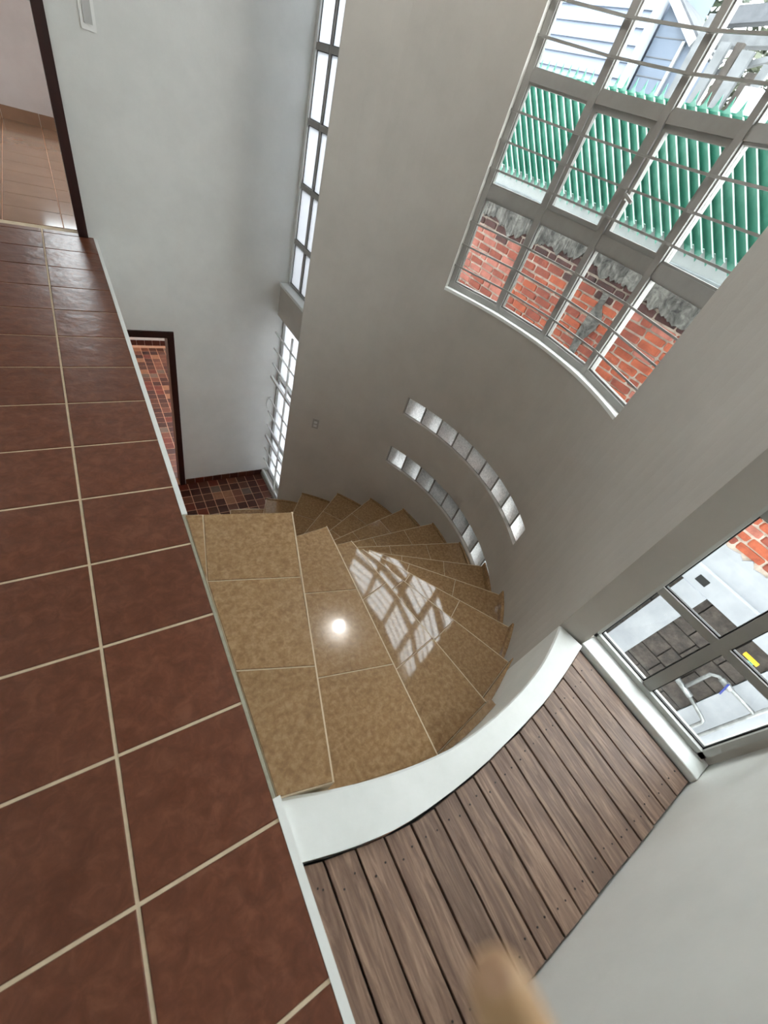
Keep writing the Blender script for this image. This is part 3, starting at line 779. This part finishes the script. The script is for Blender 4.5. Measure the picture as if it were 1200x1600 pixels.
# white plinth, band beam, stone foundation
b = MB(); b.box(BX - .004, BX + .14, -2.2, 5.6, -.43, -.22)
V = []; F = []; n = 50
for i in range(n + 1):
    y = -1.2 + 2.2 * i / n; d = -.185 + random.uniform(-.03, .02)
    V += [(BX - .008, y, -.43), (BX - .008, y, d), (BX + .03, y, d), (BX + .03, y, -.43)]
for i in range(n):
    for k in range(4): F.append((i * 4 + k, i * 4 + (k + 1) % 4, i * 4 + 4 + (k + 1) % 4, i * 4 + 4 + k))
b.add(V, F); b.build('plaster_base', M['outwhite'], bw)
b = MB(); b.box(BX - .05, BX + .14, -2.2, 5.6, -.615, -.43, .004); b.build('band_beam', M['outwhite'], bw)
b = MB(); b.box(BX - .053, BX - .02, -.015, .075, -.555, -.49); b.build('drain_opening', M['black'], bw)
MB().box(BX + .012, BX + .14, -2.2, 5.6, ZL - .12, -.615).build('foundation_core', M['dark_under'], bw)
zc_ = -.625; r_ = 0
while zc_ > -2.3:
    y = -.72 - (.12 if r_ % 2 else 0)
    while y < .2:
        ln = random.uniform(.22, .42); y1 = min(y + ln, .32); y0 = max(y, -.715)
        if y1 - y0 > .05:
            MB().prism([(BX + random.uniform(-.008, .006), y0 + .006), (BX + .04, y0 + .006), (BX + .04, y1 - .006), (BX + random.uniform(-.008, .006), y1 - .006)], zc_ - .19, zc_ - .006).build('stone', M['stone'], bw)
        y += ln
    zc_ -= .197; r_ += 1
b = MB(); b.box(BX - .02, BX + .1, -2.2, -.715, ZL - .12, -.70, .003); b.build('plaster_panel', M['outwhite'], bw)
b = MB(); b.box(BX - .06, BX + .05, -.095, .125, ZL - .12, -.616); b.build('pier', M['outwhite'], bw)

# ---- plumbing on the wall
pl = empty('water_pipes', (BX - .05, -.85, -2.0), 'galvanised water pipes with blue lever valve outside the low window', 'pipes')
px = BX - .075
MB().tube([(px, -.925, -2.3), (px, -.925, -.30)], .016, 10).build('riser_pipe', M['pipe'], pl, True)
MB().tube([(px - .01, -.845, -2.3), (px - .01, -.845, -1.47), (px - .012, -.83, -1.44), (px - .015, -.80, -1.425), (px - .02, -.62, -1.365)], .016, 10).build('branch_pipe', M['pipe'], pl, True)
MB().tube([(px, -.92, -1.045), (px - .01, -.80, -1.035), (px - .02, -.60, -1.02), (px - .02, -.56, -1.06), (px - .02, -.56, -1.34)], .016, 10).build('branch_pipe', M['pipe'], pl, True)
MB().tube([(px - .02, -.64, -1.365), (px - .02, -.46, -1.335)], .026, 12).build('valve_body', M['pipe'], pl, True)
MB().tube([(px - .02, -.72, -1.03), (px - .02, -.62, -1.02)], .026, 12).build('valve_body', M['pipe'], pl, True)
MB().bar((px - .055, -.67, -.99), (px - .055, -.70, -1.10), .014, .028).build('lever', M['bluehandle'], pl)
MB().box(px - .05, px - .02, -.68, -.66, -1.03, -.99).build('lever_stem', M['pipe'], pl)
tp_ = empty('garden_tap', (px, -.60, -.76), 'teal tap with yellow handle on the outside wall', 'tap')
MB().tube([(px + .05, -.62, -.755), (px - .03, -.61, -.755), (px - .08, -.60, -.765), (px - .09, -.60, -.80)], .018, 10).build('tap_body', M['tealtap'], tp_, True)
MB().bar((px - .04, -.64, -.70), (px - .04, -.53, -.70), .03, .02).build('handle', M['yellowhandle'], tp_)
MB().tube([(px - .04, -.59, -.755), (px - .04, -.59, -.70)], .009, 8).build('stem', M['tealtap'], tp_, True)

# ---- green sheet fence: skewed folds with glare painted as pale ridge strips and saw-tooth ends
gf = empty('green_sheet_fence', (BX + .02, 2.6, 1.215), 'green corrugated plastic sheet fence standing on the white coping', 'fence')
pt = .09; fz0, fz1 = 1.345, 2.035
sk = (fz1 - fz0) * 1.0
k = 0; y = -.4
while y < 5.2:
    x = BX + .005
    w = pt
    # main face, with pointed tips above and below; fold depth in x
    V = [(x, y, fz0), (x + .030, y + w, fz0), (x, y + sk, fz1), (x + .030, y + w + sk, fz1), (x + .004, y + .012, fz0 - .075), (x + .015, y + w * .55 + sk, fz1 + .04)]
    V += [(a_ + .003, b_, c_) for a_, b_, c_ in V]
    F = [(0, 1, 3, 2), (0, 4, 1), (2, 3, 5), (6, 8, 9, 7), (6, 7, 10), (8, 11, 9), (0, 2, 8, 6), (1, 7, 9, 3), (0, 6, 10, 4), (4, 10, 7, 1), (2, 5, 11, 8), (5, 3, 9, 11)]
    if y + sk > .6 and y < 4.9:
        sl = mk('sheet_fold', V, F, M['green'], gf)
        rv = MB(); rw_ = .011
        V2 = [(x - .004, y - rw_ / 2, fz0 - .01), (x - .004, y + rw_ / 2, fz0 - .01), (x - .004, y + rw_ / 2 + sk, fz1), (x - .004, y - rw_ / 2 + sk, fz1)]
        V2 += [(x + .004, b_, c_) for a_, b_, c_ in V2]
        rv.add(V2, [(0, 1, 2, 3), (7, 6, 5, 4), (0, 4, 5, 1), (1, 5, 6, 2), (2, 6, 7, 3), (3, 7, 4, 0)]); rv.build('ridge', M['greenridge'], sl)
        tx, ty_ = x + .016, y + w * .55 + sk
        MB().add([(tx, ty_ - .012, fz1 + .03), (tx, ty_ + .012, fz1 + .03), (tx, ty_, fz1 + .085), (tx + .004, ty_ - .012, fz1 + .03), (tx + .004, ty_ + .012, fz1 + .03), (tx + .004, ty_, fz1 + .085)], [(0, 1, 2), (5, 4, 3), (0, 3, 4, 1), (1, 4, 5, 2), (2, 5, 3, 0)]).build('tip', M['green'], sl)
    y += pt
MB().box(BX + .040, BX + .050, .5, 5.2, 1.36, 2.05).build('backing_frame', M['green'], gf)

# ---- neighbour house with lapped siding
nh = empty('siding_house', (6.5, 7, ZL), 'pale blue grey house wall of horizontal siding boards beyond the fence', 'house')
MB().box(6.56, 7.55, 5.30, 9.5, ZL - .12, 4.2).build('house_body', M['siding'], nh)
for i in range(22):
    z = .9 + i * .15
    b = MB(); V = [(6.522, 5.30, z), (6.522, 9.5, z), (6.55, 9.5, z + .15), (6.55, 5.30, z + .15), (6.57, 5.30, z), (6.57, 9.5, z), (6.57, 9.5, z + .15), (6.57, 5.30, z + .15)]
    b.add(V, [(0, 1, 2, 3)[::-1], (4, 5, 6, 7), (0, 4, 5, 1), (3, 2, 6, 7), (0, 3, 7, 4), (1, 5, 6, 2)]); b.build('siding_board', M['siding'], nh)
MB().box(6.50, 6.58, 5.20, 5.31, ZL - .12, 4.3).build('corner_trim', M['trimwhite'], nh)
MB().box(6.4, 7.7, 5.15, 9.7, 4.2, 4.35).build('roof', M['roofgrey'], nh)
# ---- shed with a gable
sh = empty('garden_shed', (6.9, 4.9, ZL), 'grey blue garden shed with white trimmed sloping gable beside the siding house', 'shed')
b = MB(); b.add([(6.6, 4.60, ZL), (6.6, 5.18, ZL), (6.6, 5.18, 3.24), (6.6, 4.60, 2.92), (7.3, 4.60, ZL), (7.3, 5.18, ZL), (7.3, 5.18, 3.24), (7.3, 4.60, 2.92)], [(0, 1, 2, 3)[::-1], (4, 5, 6, 7), (0, 4, 5, 1), (3, 2, 6, 7), (0, 3, 7, 4), (1, 5, 6, 2)])
b.build('shed_body', M['shed'], sh)
MB().bar((6.55, 5.14, 3.26), (6.55, 4.57, 2.93), .08, .07).build('fascia', M['trimwhite'], sh)
MB().bar((6.95, 5.16, 3.315), (6.95, 4.57, 2.98), .72, .03).build('roof_sheet', M['roofgrey'], sh)
MB().box(6.57, 6.60, 4.71, 4.75, ZL, 2.95).build('door_trim', M['trimwhite'], sh)
for z_ in (2.45, 2.62, 2.79, 2.96):
    MB().box(6.594, 6.6, 4.76, 5.17, z_, z_ + .008).build('board_seam', M['roofgrey'], sh)
for yy, xx, w_, zt, nm, mm in ((4.50, 6.5, .045, 3.16, 'left one of two white posts standing beside the grey shed', 'weathered'), (4.39, 6.5, .035, 3.10, 'right one of two white posts standing beside the grey shed', 'weathered'), (3.40, 6.2, .10, 2.62, 'broad white post at the far right behind the fence', 'trimwhite')):
    o = MB().box(xx, xx + .08, yy - w_, yy + w_, ZL - .12, zt, .004).build('garden_post', M[mm]); tag(o, nm, 'post')
# timber stack of weathered boards and beams
tb = empty('timber_rack', (6.7, 3.9, ZL), 'grey timber rack of upright boards and leaning beams behind the fence', 'rack')
for k, (yy, ww, zt) in enumerate(((4.20, .06, 2.98), (4.06, .045, 3.0), (3.90, .07, 2.94), (3.74, .06, 2.80), (3.60, .05, 2.86))):
    MB().box(6.55 + .05 * (k % 2), 6.60 + .05 * (k % 2), yy - ww, yy + ww, ZL - .12, zt).build('board', M[('weathered', 'bark', 'weathered', 'bark', 'weathered')[k]], tb)
MB().bar((6.75, 4.45, 3.02), (6.75, 3.2, 3.12), .12, .10).build('beam', M['weathered'], tb)
MB().bar((6.8, 4.5, 3.22), (6.8, 3.2, 3.36), .12, .14).build('beam', M['roofgrey'], tb)
MB().bar((6.66, 4.25, 2.74), (6.66, 3.5, 2.98), .05, .05).build('pole', M['weathered'], tb)
MB().bar((6.85, 4.4, 3.5), (6.85, 3.3, 3.52), .10, .2).build('beam', M['shed'], tb)
# trees
def tree(name, x, y, ztop, zc, r, n, m, label):
    t = empty(name, (x, y, ZL - .12), label, 'tree', 'trees behind the fence')
    MB().tube([(x, y, ZL - .12), (x + .05, y + .03, 0), (x, y, zc), (x + .1, y - .05, ztop - .3)], .1, 8, [.16, .13, .1, .03]).build('trunk', M['bark'], t, True)
    V = []; F = []
    for i in range(n):
        while True:
            p = Vector((random.uniform(-1, 1), random.uniform(-1, 1), random.uniform(-1, 1)))
            if p.length < 1: break
        c = Vector((x + p.x * r, y + p.y * r, zc + (ztop - zc) * .35 + p.z * (ztop - zc)))
        d = Vector((random.uniform(-1, 1), random.uniform(-1, 1), random.uniform(-1, .3))).normalized(); e = d.orthogonal().normalized()
        s = random.uniform(.07, .14); k0 = len(V)
        V += [c - d * s, c + e * s * .35, c + d * s, c - e * s * .35]; F.append((k0, k0 + 1, k0 + 2, k0 + 3))
    o = mk('foliage', V, F, m, t); o['kind'] = 'stuff'
tree('garden_tree', 8.9, 6.9, 5.0, 3.4, 1.0, 3200, M['leaf'], 'dark green leafy tree rising above the grey shed')
tree('garden_tree', 9.4, 4.7, 4.4, 2.8, 1.0, 3200, M['leaf2'], 'olive leafy tree behind the upright timbers')
tree('garden_tree', 9.6, 2.3, 4.6, 2.8, 1.1, 2600, M['leaf'], 'dark tree at the far right behind the fence')

# ================================================================ FINGER in front of the lens
def cam_pt(u, v, depth):
    return EYE + (CR * ((u - 600) / 630.39) + CD * ((v - 800) / 630.39) + CF) * depth
fg = empty('fingertip', cam_pt(860, 1700, .090), 'blurred tan fingertip poking in at the bottom edge of the view', 'finger')
path = [(766, 1504, .0885), (767, 1508, .0885), (770, 1516, .0885), (776, 1532, .0885), (786, 1558, .088), (800, 1592, .088), (818, 1632, .0875), (838, 1675, .087), (862, 1725, .087), (905, 1800, .088), (960, 1880, .09), (1030, 1960, .094)]
rad = [.0012, .0036, .0050, .0062, .0070, .0074, .0077, .0080, .0082, .0086, .0091, .0096]
MB().tube([cam_pt(*p) for p in path], 0, 18, rad).build('finger', M['skin'], fg, True)
c0 = cam_pt(775, 1540, .0815); nx = (cam_pt(800, 1592, .088) - cam_pt(776, 1532, .0885)).normalized(); sx = nx.cross(CF).normalized()
V = []
for i in range(5):
    for j in range(5):
        u, v = (i - 2) / 2, (j - 2) / 2
        V.append(c0 + nx * u * .0045 + sx * v * .0038 * (1 - .25 * u * u) + CF * (.0010 * v * v + .0006 * u * u) + CF * 0.0012)
F = [(i * 5 + j, i * 5 + j + 1, i * 5 + j + 6, i * 5 + j + 5) for i in range(4) for j in range(4)]
mk('fingernail', V, F, M['nailskin'], fg, True)
